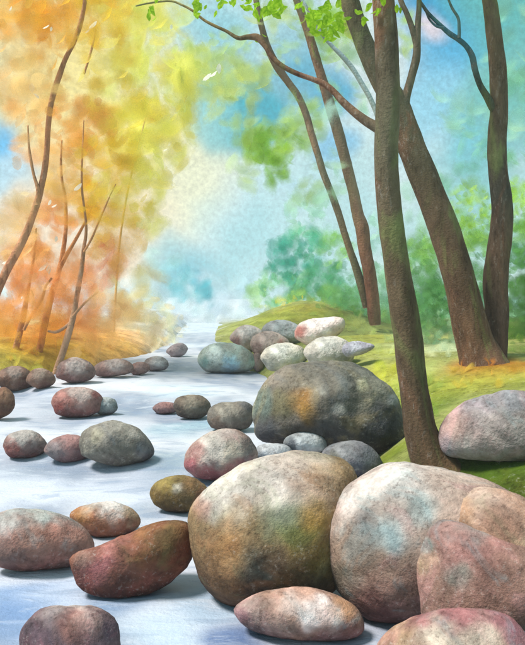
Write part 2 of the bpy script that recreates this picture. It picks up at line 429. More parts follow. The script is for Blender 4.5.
boulder('largest rounded boulder at lower right, pale top with a teal smear and brown foot',
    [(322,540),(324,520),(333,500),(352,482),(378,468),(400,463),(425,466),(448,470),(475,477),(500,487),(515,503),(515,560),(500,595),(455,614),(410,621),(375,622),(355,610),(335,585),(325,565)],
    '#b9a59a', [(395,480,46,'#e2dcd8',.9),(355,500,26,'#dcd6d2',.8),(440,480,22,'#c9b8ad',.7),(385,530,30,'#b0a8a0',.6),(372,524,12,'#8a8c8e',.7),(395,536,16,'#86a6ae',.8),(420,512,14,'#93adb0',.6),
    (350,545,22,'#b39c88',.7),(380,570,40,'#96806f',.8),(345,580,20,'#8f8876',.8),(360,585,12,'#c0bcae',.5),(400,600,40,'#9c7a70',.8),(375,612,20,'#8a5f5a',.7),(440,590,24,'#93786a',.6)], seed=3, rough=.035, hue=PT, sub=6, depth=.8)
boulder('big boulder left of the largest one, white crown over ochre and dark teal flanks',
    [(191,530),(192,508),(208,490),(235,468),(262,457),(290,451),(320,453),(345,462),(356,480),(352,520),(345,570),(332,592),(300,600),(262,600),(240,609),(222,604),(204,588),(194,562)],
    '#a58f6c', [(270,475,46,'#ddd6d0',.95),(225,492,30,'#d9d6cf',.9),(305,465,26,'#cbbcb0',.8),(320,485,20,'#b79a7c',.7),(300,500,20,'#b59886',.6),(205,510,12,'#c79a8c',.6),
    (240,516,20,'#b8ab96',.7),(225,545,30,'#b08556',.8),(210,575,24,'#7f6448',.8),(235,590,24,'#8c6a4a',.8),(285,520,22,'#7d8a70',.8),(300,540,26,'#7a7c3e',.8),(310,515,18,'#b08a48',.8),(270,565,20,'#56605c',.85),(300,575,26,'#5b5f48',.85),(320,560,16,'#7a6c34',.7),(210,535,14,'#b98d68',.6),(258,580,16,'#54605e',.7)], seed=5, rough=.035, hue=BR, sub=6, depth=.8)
boulder('pink stained stone with a teal upper rim against the right edge of the largest boulder',
    [(416,575),(417,548),(424,529),(440,520),(462,523),(488,530),(514,541),(540,556),(552,600),(520,632),(460,634),(425,625),(418,590)],
    '#a4857a', [(430,522,12,'#8fb0ae',.9),(455,528,14,'#93a49e',.7),(475,530,12,'#86aaa8',.7),(450,545,24,'#b48a84',.8),(480,555,24,'#ad7f7a',.8),(460,575,12,'#93a49c',.6),(426,560,12,'#a79a78',.7),(440,600,26,'#8a7064',.8),(500,590,30,'#86665c',.8),(425,545,8,'#86a8a6',.7)], seed=8, rough=.04, hue=PT, dv=668, depth=.45)
boulder('pinkish tan stone at the right edge above the pink stained one',
    [(440,520),(446,505),(460,494),(482,487),(505,490),(530,500),(548,515),(552,560),(520,590),(470,590),(444,560)],
    '#bda08c', [(480,500,24,'#d6c0b2',.8),(460,515,18,'#c49c7c',.7),(510,510,24,'#bf9d8c',.7),(500,535,24,'#a9826f',.8),(465,540,20,'#a07c64',.7)], seed=11, dv=650, rough=.04, hue=BR, depth=.7)
boulder('pale cream stone rising from the bottom edge at lower right, purple red rim',
    [(372,660),(380,640),(396,625),(420,614),(450,609),(482,608),(508,616),(524,632),(535,655),(530,690),(450,700),(385,690)],
    '#c2ab9a', [(440,630,24,'#e2d8c8',.9),(480,632,22,'#d9cdbe',.8),(400,632,16,'#b79c78',.7),(420,614,18,'#a8646c',.8),(460,609,22,'#9f5a66',.8),(500,614,18,'#9c5868',.8),(520,635,16,'#7c4a5e',.8),(385,640,14,'#a8806c',.7)], seed=13, rough=.04, hue=PT, depth=.7)
boulder('oval pink stone with a white streak at the bottom centre below the two biggest boulders',
    [(232,612),(238,604),(255,594),(280,588),(305,587),(330,592),(350,602),(362,615),(366,628),(358,637),(335,641),(300,641),(268,636),(246,627)],
    '#b99a8a', [(300,600,26,'#e2b9a8',.8),(315,612,16,'#f6ecea',1),(292,606,12,'#f0dcd4',.8),(330,620,16,'#ead6d0',.8),(345,605,14,'#cc9c74',.7),(250,612,18,'#b9a7a4',.7),(275,628,24,'#9c8880',.8),(350,632,14,'#8c5c58',.8),(240,615,9,'#9c6a78',.6),(320,638,16,'#87604e',.7)], seed=17, rough=.04, hue=PT)
boulder('angular rust brown boulder in the lower stream touching the big ochre one',
    [(70,562),(78,552),(100,545),(128,533),(150,524),(172,520),(188,524),(193,545),(190,562),(172,582),(150,592),(120,598),(92,596),(78,585)],
    '#96614c', [(150,535,20,'#9a7048',.7),(175,530,16,'#75603a',.7),(110,555,22,'#b87f78',.85),(100,570,16,'#a86a74',.7),(135,560,20,'#96644c',.6),(155,560,22,'#7a4e34',.8),(160,545,16,'#5f5032',.7),(180,560,14,'#8a4c38',.7),(82,575,14,'#6c4a4a',.7),(125,588,28,'#6e4a40',.8),(160,580,18,'#74483a',.7),(85,558,10,'#b99c90',.6)], seed=19, rough=.05, facets=5, hue=('#a0524a', '#6c6a44'))
boulder('large flat pink and grey stone at the left edge of the lower stream',
    [(-14,540),(-10,520),(5,511),(30,508),(58,513),(78,522),(91,535),(95,548),(88,560),(68,567),(35,571),(8,569),(-10,560)],
    '#b78f84', [(30,518,30,'#c3cac6',.9),(60,522,20,'#a9b6b6',.8),(10,522,18,'#bfc6c6',.7),(60,540,22,'#c08270',.8),(25,540,22,'#ba8474',.8),(75,545,12,'#b48c80',.6),(30,558,30,'#9c7668',.8),(65,560,18,'#8f7066',.7),(5,555,16,'#86706c',.7)], seed=23, rough=.04, hue=('#c07a6c', '#9cb0b2'))
boulder('small orange tan stone with white top behind the rust brown boulder',
    [(70,518),(74,510),(88,504),(108,501),(126,505),(138,514),(141,524),(132,532),(115,537),(95,537),(84,530)],
    '#bd8a64', [(112,508,18,'#ece8e4',.95),(90,508,10,'#cfd4d2',.7),(130,514,9,'#c3b89c',.6),(85,518,12,'#c39058',.7),(100,530,18,'#ad745a',.8),(125,528,14,'#a66c58',.8)], seed=29, hue=('#b9704e', '#a9a890'))
boulder('dark purple stone with an orange blush cut by the bottom left edge',
    [(20,640),(24,625),(36,612),(55,606),(80,605),(102,608),(116,620),(121,640),(120,665),(90,680),(50,680),(24,665)],
    '#7f6c74', [(70,614,22,'#d6c8c4',.9),(58,610,14,'#c7b9b6',.7),(72,628,16,'#cc8c78',.85),(92,622,14,'#b99a94',.7),(35,635,16,'#57505c',.85),(110,630,12,'#544654',.85),(60,645,30,'#66525c',.7)], seed=31, hue=('#a0646c', '#6c6a7c'))
boulder('olive brown stone standing in the water left of the big ochre boulder',
    [(150,494),(154,484),(166,477),(182,475),(198,480),(209,489),(210,498),(200,507),(182,513),(164,510),(153,503)],
    '#8a7a4e', [(166,484,12,'#a99858',.8),(178,488,7,'#e4e0d0',.9),(195,485,12,'#94704e',.7),(160,500,12,'#6c5834',.8),(185,503,18,'#5c4c34',.8),(203,498,9,'#8a4a3c',.7)], seed=37, hue=('#b08a40', '#5c6440'))
boulder('round pale pink stone with red rim between the olive stone and the dark grey boulder',
    [(185,468),(186,452),(196,440),(212,431),(230,428),(246,434),(256,446),(257,460),(248,470),(232,478),(212,480),(196,477)],
    '#c1aba0', [(215,445,22,'#dcd9d2',.9),(235,452,14,'#cfc6b4',.7),(196,450,10,'#b08884',.8),(190,466,9,'#a8606a',.85),(210,476,16,'#a45c60',.85),(235,472,14,'#b06c68',.8),(248,445,12,'#807a78',.8),(230,435,10,'#a99896',.6),(246,464,10,'#94606a',.7)], seed=41, hue=('#b8646c', '#b0b4ac'))
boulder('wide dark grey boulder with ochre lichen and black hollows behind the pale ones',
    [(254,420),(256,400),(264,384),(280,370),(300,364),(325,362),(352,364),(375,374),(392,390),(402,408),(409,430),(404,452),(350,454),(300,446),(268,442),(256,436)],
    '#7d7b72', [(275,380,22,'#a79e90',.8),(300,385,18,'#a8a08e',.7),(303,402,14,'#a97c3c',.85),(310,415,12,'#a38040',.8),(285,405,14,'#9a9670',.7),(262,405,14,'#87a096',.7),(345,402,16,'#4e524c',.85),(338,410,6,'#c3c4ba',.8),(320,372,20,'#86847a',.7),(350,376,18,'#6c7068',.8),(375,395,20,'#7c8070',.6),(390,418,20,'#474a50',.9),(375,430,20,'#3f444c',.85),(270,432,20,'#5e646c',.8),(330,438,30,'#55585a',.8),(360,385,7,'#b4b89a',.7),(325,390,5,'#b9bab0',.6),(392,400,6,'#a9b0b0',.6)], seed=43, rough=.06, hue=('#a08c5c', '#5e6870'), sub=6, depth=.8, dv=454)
boulder('small bluish white stone at the foot of the dark grey boulder',
    [(283,445),(288,436),(302,432),(318,434),(326,442),(325,450),(312,453),(294,452)], '#a3aeb4', [(305,438,12,'#c9d4da',.9),(315,446,8,'#ccd4d4',.7),(290,446,8,'#6c7480',.8)], seed=47, dv=461, hue=GR)
boulder('blue grey wedge stone right of the small bluish white one',
    [(322,458),(326,447),(340,442),(358,441),(372,448),(382,462),(378,474),(360,478),(336,474)], '#7c8088', [(345,448,12,'#9ca0a4',.8),(368,458,10,'#5c646c',.8),(335,458,8,'#8f8f80',.7),(358,470,10,'#60687c',.7)], seed=53, dv=476, hue=GR)
boulder('low pale blue stone in the gap left of the small bluish white one',
    [(252,456),(258,446),(272,443),(288,446),(292,454),(280,462),(262,464)], '#b6c2cc', [(270,448,10,'#dbe3ea',.9),(262,458,8,'#8c9cac',.7)], seed=59, hue=GR, dv=464)
boulder('wide pinkish grey boulder on the mossy bank at the right edge',
    [(438,440),(441,426),(450,412),(466,400),(490,393),(515,391),(545,398),(560,425),(552,452),(520,460),(480,461),(452,458),(441,452)],
    '#a89e9c', [(470,412,18,'#c9b2ba',.9),(490,405,24,'#a8aab4',.7),(460,425,16,'#bfa49a',.7),(500,425,30,'#b5aba6',.7),(445,446,12,'#9ba3ac',.8),(470,452,18,'#a9aaa6',.6),(520,440,20,'#8f8c8a',.7),(515,400,16,'#8c96a0',.7)], seed=61, hue=PT, dv=463, depth=.6)
boulder('long grey stone in midstream, the widest of the middle row',
    [(79,446),(82,434),(94,425),(112,421),(130,424),(145,434),(153,446),(152,456),(138,463),(115,466),(94,461),(82,455)],
    '#94948c', [(110,430,16,'#b5b3aa',.8),(114,441,6,'#5c5c5c',.8),(136,434,8,'#c3c0b8',.7),(90,450,12,'#75756e',.8),(125,456,20,'#62625c',.8),(145,450,10,'#74767a',.7),(97,436,8,'#a8a48c',.6)], seed=67, hue=GR)
boulder('low pinkish submerged stone touching the left end of the long grey one',
    [(44,452),(50,441),(64,435),(80,436),(90,444),(90,456),(76,462),(56,461)], '#a58a88', [(70,442,14,'#b88e8c',.8),(55,452,10,'#87878c',.7),(80,452,10,'#8a6a6c',.7)], seed=71, hue=PT)
boulder('oval reddish grey stone near the left edge of the middle row',
    [(3,446),(6,437),(16,431),(30,430),(42,436),(48,445),(44,453),(30,458),(14,458),(6,454)], '#9a8480', [(24,436,14,'#c9c6c2',.85),(38,440,7,'#9c908c',.6),(12,450,10,'#8c4e4a',.8),(30,454,12,'#745c5a',.8)], seed=73, hue=('#a85a54', '#9ca4a0'))
boulder('plump pink stone in the upper stream left of a small grey one',
    [(51,404),(55,394),(66,388),(82,387),(96,391),(103,399),(101,410),(88,417),(68,417),(55,413)], '#ab8680', [(78,394,16,'#d3c2bc',.9),(62,398,9,'#b88078',.8),(90,406,10,'#9c746c',.8),(70,412,14,'#8c605a',.8),(58,408,7,'#9c5450',.8),(97,394,6,'#8c4a4c',.7)], seed=79, hue=('#b0605c', '#b4aaa0'))
boulder('small grey teal stone tucked against the right side of the plump pink one',
    [(92,408),(96,400),(106,397),(115,400),(118,408),(112,414),(100,415)], '#879497', [(106,402,7,'#c3cdd0',.85),(100,410,6,'#657074',.8)], seed=83, hue=GR, sub=4)
boulder('low reddish stone barely above water left of the brown grey one',
    [(152,409),(158,403),(168,402),(178,405),(178,411),(166,414),(156,413)], '#a18688', [(166,406,7,'#b58a86',.8)], seed=89, hue=PT, sub=4)
boulder('rounded brown grey stone in the upper stream beside the blocky grey one',
    [(173,407),(176,399),(186,395),(198,395),(208,400),(211,408),(205,416),(192,419),(178,416)], '#80766a', [(190,401,9,'#a39c8c',.8),(180,410,8,'#5c524a',.8),(203,408,8,'#6c6458',.7)], seed=97, hue=GR)
boulder('blocky grey stone with dark top edge beside the dark grey boulder',
    [(207,420),(209,409),(218,403),(232,402),(246,402),(254,408),(253,420),(246,429),(226,431),(211,427)], '#8b8880', [(225,412,12,'#a8a498',.8),(245,406,7,'#63666a',.8),(240,424,10,'#67645c',.8),(216,424,8,'#7f6a5c',.7)], seed=104, hue=GR)
boulder('brown stone cut by the left edge above the middle row',
    [(-16,404),(-8,392),(4,387),(12,392),(15,403),(10,414),(-4,420),(-14,414)], '#876452', [(5,395,8,'#a07c64',.8),(5,412,8,'#5c4238',.8)], seed=103, hue=BR)
# bank-foot stones, left
G2 = 'stones along the foot of the left bank'
boulder('brown rounded stone first from the left edge along the golden bank',
    [(-4,380),(0,371),(12,366),(26,368),(34,377),(32,387),(16,391),(2,389)], '#8f7468', [(14,372,8,'#b5a59c',.8),(6,384,8,'#6c4a3c',.8),(26,384,7,'#74483e',.7)], seed=107, group=G2, hue=BR)
boulder('brown stone second from the left edge along the golden bank',
    [(26,382),(30,372),(40,368),(50,371),(56,379),(52,386),(38,389)], '#94786a', [(40,373,7,'#b8a698',.8),(46,384,7,'#6e4c44',.8)], seed=109, group=G2, hue=BR, sub=4)
boulder('grey red stone at the foot of the leaning grey trunk',
    [(57,378),(58,367),(66,359),(80,358),(92,364),(96,374),(88,381),(70,383)], '#8f7a76', [(76,364,10,'#c9beba',.9),(64,376,7,'#7a5450',.8),(86,376,8,'#74605c',.7)], seed=113, group=G2, hue=PT)
boulder('flat pinkish stone in the middle of the left bank row',
    [(92,371),(98,363),(112,359),(126,360),(134,367),(128,374),(108,377),(97,376)], '#a58e88', [(114,364,9,'#cbbfbb',.85),(103,373,7,'#866864',.7)], seed=127, group=G2, hue=PT, sub=4)
boulder('small low red stone between the flat pinkish and whitish ones',
    [(128,370),(134,363),(144,362),(150,367),(146,373),(134,375)], '#a08480', [(140,366,5,'#b89c98',.8)], seed=131, group=G2, hue=PT, sub=4)
boulder('small whitish stone at the far end of the left bank row',
    [(143,366),(147,359),(156,356),(165,358),(169,365),(164,370),(150,371)], '#b3aeb0', [(157,361,7,'#e6e4e6',.9),(148,368,4,'#8c7c80',.7)], seed=137, group=G2, hue=PT, sub=4)
boulder('dull violet stone in the mist at the bend left of the stream',
    [(166,352),(172,345),(182,343),(188,348),(184,355),(172,357)], '#b6b2bc', [], seed=139, group=G2, hue=GR, sub=4)
# far cluster, right
G3 = 'far cluster of stones upstream'
boulder('teal grey stone with a light blue patch, left end of the far cluster',
    [(198,362),(199,353),(208,345),(224,342),(242,346),(254,356),(256,366),(244,372),(222,373),(204,371)], '#b4c2ba', [(215,350,12,'#dde2dc',.9),(232,365,10,'#b8dcec',.95),(205,363,7,'#6c9490',.8),(245,356,8,'#9c9088',.7),(228,348,8,'#b0a69c',.6)], seed=149, group=G3, hue=('#9c8c84', '#7cb0b0'))
boulder('rounded cream stone at the centre of the far cluster',
    [(261,360),(263,351),(272,345),(288,343),(302,348),(307,357),(302,366),(286,371),(268,370)], '#cfcabc', [(280,350,12,'#d2cfc6',.9),(270,364,10,'#86867c',.8),(296,360,8,'#9ca09a',.7)], seed=151, group=G3, hue=GR)
boulder('pinkish stone behind the teal grey one in the far cluster',
    [(230,340),(234,330),(244,325),(256,327),(266,335),(268,344),(258,350),(240,348)], '#d3c2bc', [(246,331,9,'#d6ccca',.85),(258,342,8,'#94807a',.7),(236,342,5,'#ad706c',.7)], seed=157, group=G3, hue=PT, dv=352)
boulder('rosy stone behind the cream one in the far cluster',
    [(250,346),(254,336),(266,331),(280,334),(290,343),(286,352),(268,354),(254,354)], '#d0b8b0', [(268,337,9,'#cbb0a8',.8),(258,348,7,'#8c6c66',.8),(282,344,6,'#b5786c',.7)], seed=163, group=G3, hue=('#b8685c', '#a8a8a0'), dv=362)
boulder('grey stone at the back of the far cluster in the mist',
    [(262,334),(264,325),(276,320),(292,322),(303,330),(302,342),(284,346),(268,344)], '#bcbcc0', [(280,325,9,'#bfc0c4',.8),(274,338,8,'#84868c',.7)], seed=167, group=G3, hue=GR, dv=345)
boulder('long pale pink stone against the mossy mound in the far cluster',
    [(295,338),(297,326),(306,320),(322,318),(338,317),(345,321),(342,332),(326,342),(306,346)], '#eedcd6', [(320,323,14,'#ecdcd8',.9),(300,332,7,'#a8584c',.85),(334,330,8,'#c9a8a2',.6)], seed=173, group=G3, hue=PT, dv=352)
boulder('grey boulder between the pale pink stone and the dark grey boulder',
    [(304,356),(306,346),(318,338),(334,336),(348,342),(355,352),(350,364),(328,368),(310,364)], '#c9c4ba', [(325,342,12,'#c6c2ba',.8),(342,356,9,'#848480',.8),(314,360,7,'#9c948c',.6)], seed=179, group=G3, hue=GR, dv=370)
boulder('small violet grey stone with a pointed right end in the far cluster',
    [(342,352),(344,344),(354,341),(364,342),(375,346),(368,352),(356,356),(346,357)], '#a3a2b0', [(355,346,7,'#c3c2cc',.8)], seed=181, group=G3, hue=GR, sub=4, dv=366)
boulder('wedge of reddish pebble stone between teal grey and cream stones',
    [(250,366),(252,356),(258,352),(263,357),(263,368),(257,372)], '#94807a', [], seed=191, group=G3, hue=PT, sub=4, dv=373)

# ------------------------------------------------------------------ trees
WARM = [0]      # share of pale orange in the bark of the autumn trees
def tube(name, pts, dist, colours, parent, mat, dd=0.0, seg=14, seed=0):
    """pts: (u, v, width px); laid out at `dist` metres, dd = extra depth per step"""
    rp = catmull(pts, 7); n = len(rp); cen = []; kw = WARM[0]; wc_ = lin('#ffbe8c')
    for i, (u, v, w) in enumerate(rp):
        d = ray(u, v); D = dist + dd * i / n
        cen.append((CAM + d * (D / d.y), max(.4, w * (.76 if kw else 1)) / 2 * D / F))
    verts = []; faces = []; cols = []
    for i, (p, r) in enumerate(cen):
        a = cen[max(0, i - 1)][0]; b = cen[min(n - 1, i + 1)][0]; tg = (b - a).normalized()
        sx = tg.cross(Vector((0, 1, 0))).normalized(); sy = sx.cross(tg).normalized()
        for k in range(seg):
            an = 2 * math.pi * k / seg
            q = Vector((math.cos(an), math.sin(an), 0)) * 1.3 + Vector((seed, 0, p.z * .9))
            rr = r * (1 + .07 * noise.noise(q) + .05 * noise.noise(q * 3.1))
            verts.append(p + sx * math.cos(an) * rr + sy * math.sin(an) * rr)
            f = i / (n - 1) * (len(colours) - 1); i0 = min(int(f), len(colours) - 2) if len(colours) > 1 else 0
            c0 = lin(colours[i0]); c1 = lin(colours[min(i0 + 1, len(colours) - 1)]); fr = f - i0
            cols.append([(c0[j] * (1 - fr) + c1[j] * fr) * (1 - kw) + wc_[j] * kw for j in range(3)])
    for i in range(n - 1):
        for k in range(seg):
            a = i * seg + k; b = i * seg + (k + 1) % seg
            faces.append((a, b, b + seg, a + seg))
    for end in (0, n - 1):
        verts.append(cen[end][0]); cols.append(cols[end * seg])
        for k in range(seg):
            a, b = end * seg + k, end * seg + (k + 1) % seg
            faces.append((a, b, len(verts) - 1))
    o = link(name, verts, faces, mat, parent=None, cols=cols, origin=Vector(parent.location))
    o.parent = parent; o.location = (0, 0, 0)
    return o

def crown(name, blobs, parent, mat, seed=0, thick=2.0, flat=.75, stuff=False):
    """blobs: (u, v, radius px, colour, count, dab px, dist)"""
    rnd = random.Random(seed); verts = []; faces = []; cols = []; uvs = []; org = Vector(parent.location)
    for (u, v, r, c, n, s, D) in blobs:
        l0 = lin(c)[:3]
        if l0[0] > l0[1]: base = [x / max(l0) * (.95, .89, .80)[q_] + (.05, .05, .03)[q_] for q_, x in enumerate(l0)]     # autumn tints
        else: base = [min(1, x ** .76) for x in l0]
        for _ in range(n):
            a = rnd.uniform(0, 6.283); q = r * math.sqrt(rnd.random())
            d = ray(u + q * math.cos(a), v + q * math.sin(a) * .9)
            DD = D + rnd.uniform(-1, 1) * thick
            p = CAM + d * (DD / d.y)
            sz = s * rnd.uniform(.65, 1.35) * D / F
            az = rnd.uniform(-1.0, 1.0); el = rnd.uniform(-.5, .9)
            nrm = Vector((math.sin(az) * math.cos(el), -math.cos(az) * math.cos(el), math.sin(el)))
            x = nrm.cross(Vector((0, 0, 1))).normalized(); y = x.cross(nrm)
            ro = rnd.uniform(0, 6.283); x, y = x * math.cos(ro) + y * math.sin(ro), y * math.cos(ro) - x * math.sin(ro)
            y = y * flat
            b = rnd.uniform(.95, 1.22); hj = rnd.uniform(-.07, .07)
            cc = (min(1, base[0] * b * (1 + hj)), min(1, base[1] * b), min(1, base[2] * b * (1 - hj)))
            i0 = len(verts)
            verts += [p - nrm * sz * .25]; cols.append(cc); ring = []
            for k in range(6):
                an = k * math.pi / 3
                verts.append(p + (x * math.cos(an) + y * math.sin(an)) * sz); cols.append(cc); ring.append((.5 + .5 * math.cos(an), .5 + .5 * math.sin(an)))
            for k in range(6):
                faces.append((i0, i0 + 1 + k, i0 + 1 + (k + 1) % 6)); uvs += [(.5, .5), ring[k], ring[(k + 1) % 6]]
    o = link(name, verts, faces, mat, cols=cols, uvs=uvs, origin=org); o.parent = parent; o.location = (0, 0, 0)
    if stuff or name == 'foliage': o['kind'] = 'stuff'
    return o

BARK = mottled('brown_bark', 10, rough=.9, patch=.9, gran=.3, hue=('#94604a', '#7c8a50'), huef=.8, bump=.4, stretch=(1, 1, .35), spec=.15)
BARKF = mottled('thin_tree_bark', 22, rough=.9, patch=.8, gran=.25, hue=('#b07050', '#8c8c64'), huef=.5, bump=.5, stretch=(1, 1, .35), spec=.15)
SOFT = wash_mat('soft_foliage', .95, .62, .9)
LEAFY = wash_mat('leafy_dabs', .4, .5, 3.2, .55)
MIST = wash_mat('far_misty_foliage', 1.1, .45, .45, grain=12)
CRISP = wash_mat('leaf_clusters', .25, .9, 3.0)

def leaf_mesh(seed):
    rnd = random.Random(seed); vs = [(0, 0, 0)]; n = 9
    L = [(-1, 0), (-.6, .38), (-.1, .5), (.45, .36), (1, 0), (.5, -.33), (0, -.48), (-.55, -.36)]
    vs += [(x * (1 + rnd.uniform(-.12, .12)), y * (1 + rnd.uniform(-.15, .2)), .12 * x * x) for x, y in L]
    fs = [(0, i, i % 8 + 1) for i in range(1, 9)]
    me = bpy.data.meshes.new('leaf'); me.from_pydata(vs, [], fs); return me
def leaf_mat(c):
    k = 'leaf' + c
    if k in _mc: return _mc[k]
    m, t = mat_new('leaf_green'); co = t.new('ShaderNodeTexCoord').outputs['Object']
    n = t.noise(co, 1.6, 3, .6)[0]
    cc = t.mix(t.mr(n, .35, .65), lin(c), lin('#b4d640' if c[1] < 'c' else '#fbf8f2'))
    d = t.new('ShaderNodeBsdfDiffuse', {'Color': cc}).outputs[0]; tr = t.new('ShaderNodeBsdfTranslucent', {'Color': cc}).outputs[0]
    finish(t, t.new('ShaderNodeMixShader', {0: .5, 1: d, 2: tr}).outputs[0]); _mc[k] = m; return m
def leaves(parent, spots, D, c='#86b822', seed=0):
    rnd = random.Random(seed); ms = [leaf_mesh(seed * 5 + i) for i in range(3)]
    for m in ms: m.materials.append(leaf_mat(c))
    for (u, v, r, n, s) in spots:
        for _ in range(n):
            d = ray(u + rnd.uniform(-r, r), v + rnd.uniform(-r, r) * .8); DD = D + rnd.uniform(-.5, .5)
            o = bpy.data.objects.new('leaf', rnd.choice(ms)); COL.objects.link(o); o.parent = parent
            o.location = CAM + d * (DD / d.y) - Vector(parent.location)
            k = s * rnd.uniform(.7, 1.3) / 2 * D / F; o.scale = (k, k, k)
            o.rotation_euler = (math.pi / 2 + rnd.uniform(-.8, .8), rnd.uniform(-3, 3), rnd.uniform(-.7, .7))

def tree_root(name, u, v, label, cat='tree', group=None, D=None):
    p = hit(u, v)
    if D: d = ray(u, v); p = CAM + d * (D / d.y)
    e = empty(name, p); tag(e, label, cat, group); return e, p.y

# main trunk in front
tr, D = tree_root('leaning_tree', 434, 470, 'tall brown tree nearest the viewer, rising from behind the largest boulder')
DB = ['#6b5138', '#5e4a38', '#665541', '#5c4d3c', '#6c6350', '#665848', '#74664a', '#6f7040']
tube('trunk', [(448,486,62),(440,474,50),(429,456,39),(420,430,33),(416,405,30),(411,370,28),(408,340,28),(404,310,27),(399,280,26),(394,245,25),(390,215,25),(387,180,24),(386,150,24),(387,120,24),(388,90,24),(387,60,23),(386,35,22),(384,10,21),(382,-15,20),(378,-60,18),(374,-120,14),(372,-190,8),(371,-240,3)], D, DB, tr, BARK, seed=1, seg=24)
tube('branch', [(386,134,10),(376,127,10),(366,121,9),(354,112,8),(342,101,7),(334,92,6),(324,84,6),(312,79,5),(298,74,5),(284,67,5),(273,58,5),(265,46,5),(258,38,7),(248,37,5),(238,38,4),(226,31,3),(215,26,3),(204,20,2.6),(193,11,2.4),(182,5,2.2),(170,1,2),(150,3,1.8),(136,6,1.4)], D, ['#6f6250', '#7a6654', '#7c5848', '#6c5c44', '#857448', '#8a8a5a'], tr, BARK, dd=1.6, seed=2)
leaves(tr, [(262,38,5,3,9),(250,6,8,7,9),(276,8,9,8,11),(264,14,6,4,8),(200,5,6,4,7),(216,13,2,1,10),(300,7,5,3,8),(322,12,9,9,12),(316,28,9,9,13),(326,34,8,6,11),(334,22,9,7,11),(306,12,5,3,8),(190,4,14,7,9),(160,5,12,6,8),(152,16,6,3,7),(225,4,8,5,9),(240,2,10,6,9),(262,12,7,5,10),(318,20,12,12,12),(330,30,8,6,12),(275,11,10,6,11)], D + .8, seed=1)
leaves(tr, [(372,8,6,6,10),(362,18,5,3,9),(378,-6,8,6,11),(398,12,4,2,8)], D - .4, c='#93bf24', seed=2)
crown('crown', [(340,-60,50,'#8fbf30',60,12,D),(400,-90,60,'#86b02c',80,13,D),(290,-50,40,'#9cc638',40,12,D + .5),(375,-150,60,'#86b02c',80,14,D)], tr, CRISP, seed=4, thick=1.3)

# the pair behind, sharing a foot
tr, D = tree_root('leaning_tree', 478, 362, 'thick brown tree slanting up to the left behind the nearest trunk')
tube('trunk', [(486,374,60),(482,361,47),(476,345,38),(469,320,35),(463,295,32),(457,272,31),(449,245,30),(440,218,29),(431,195,28),(421,170,28),(412,148,27),(404,125,26),(396,104,24),(385,86,22),(374,66,20),(366,48,19),(359,30,18),(353,12,18),(348,-8,17),(340,-60,14),(334,-120,9),(330,-180,3)], D, ['#5f4636', '#6d5240', '#66503f', '#5e5140', '#6a604c', '#5c5644', '#6d6248', '#6a684a'], tr, BARK, seed=3, seg=22)
tube('branch', [(402,115,12),(406,96,9),(411,78,8),(416,58,8),(417,40,7),(418,22,6),(419,4,5),(419,-30,4),(424,-80,2)], D - .1, ['#6c6452', '#6c6050', '#5c5848'], tr, BARK, seed=4)
tube('branch', [(417,54,5),(416,44,6),(412,28,6),(406,12,5),(400,-2,5),(392,-40,3),(388,-80,1.5)], D - .1, ['#6c6050', '#7c7460'], tr, BARK, seed=5)
crown('crown', [(350,-100,60,'#8fbf30',70,11,D),(420,-90,40,'#8ab42c',50,11,D),(352,22,16,'#b8cc58',8,10,D + 1.4)], tr, CRISP, seed=5, thick=1.3)
leaves(tr, [(360,12,6,3,8),(338,6,6,5,9),(345,18,4,3,8)], D - .3, c='#8fbe28', seed=3)
tr, D = tree_root('upright_tree', 494, 358, 'upright brown tree near the right edge, joined at its foot to the slanting one')
D += .15
tube('trunk', [(488,366,34),(491,356,31),(494,335,27),(496,310,24),(495,290,24),(497,265,24),(500,240,23),(502,215,21),(501,195,20),(498,170,18),(497,140,18),(499,110,17),(498,80,17),(497,60,16),(494,35,15),(491,10,14),(488,-10,13),(484,-60,11),(482,-120,7),(480,-170,3)], D, ['#6a4a38', '#5e4a42', '#6a5344', '#4f4a42', '#6c5a48', '#5f4f3c', '#665a48', '#545040'], tr, BARK, seed=6, seg=20)
tube('branch', [(500,118,7),(493,108,8),(487,97,7),(480,85,6),(475,70,6),(472,56,6),(466,46,5),(458,39,5),(449,33,5),(438,23,4),(428,13,3.5),(421,3,3),(410,-12,2)], D, ['#6c644c', '#5a6458', '#3f6470', '#3c6a78', '#4c6c68'], tr, BARK, dd=-.5, seed=7)
tube('twig', [(459,38,3.5),(459,28,3.2),(458,18,3),(452,8,2.6),(447,-4,2)], D - .35, ['#4c6c70', '#5c6c60'], tr, BARK, seed=8, seg=8)
tube('twig', [(444,28,3),(436,26,2.6),(429,19,2),(426,12,1.6)], D - .4, ['#4c6c78', '#4c6c78'], tr, BARK, seed=8, seg=8)
crown('crown', [(480,-90,60,'#8ab42c',90,12,D),(524,-60,30,'#9cc638',30,11,D)], tr, CRISP, seed=6, thick=1.3)

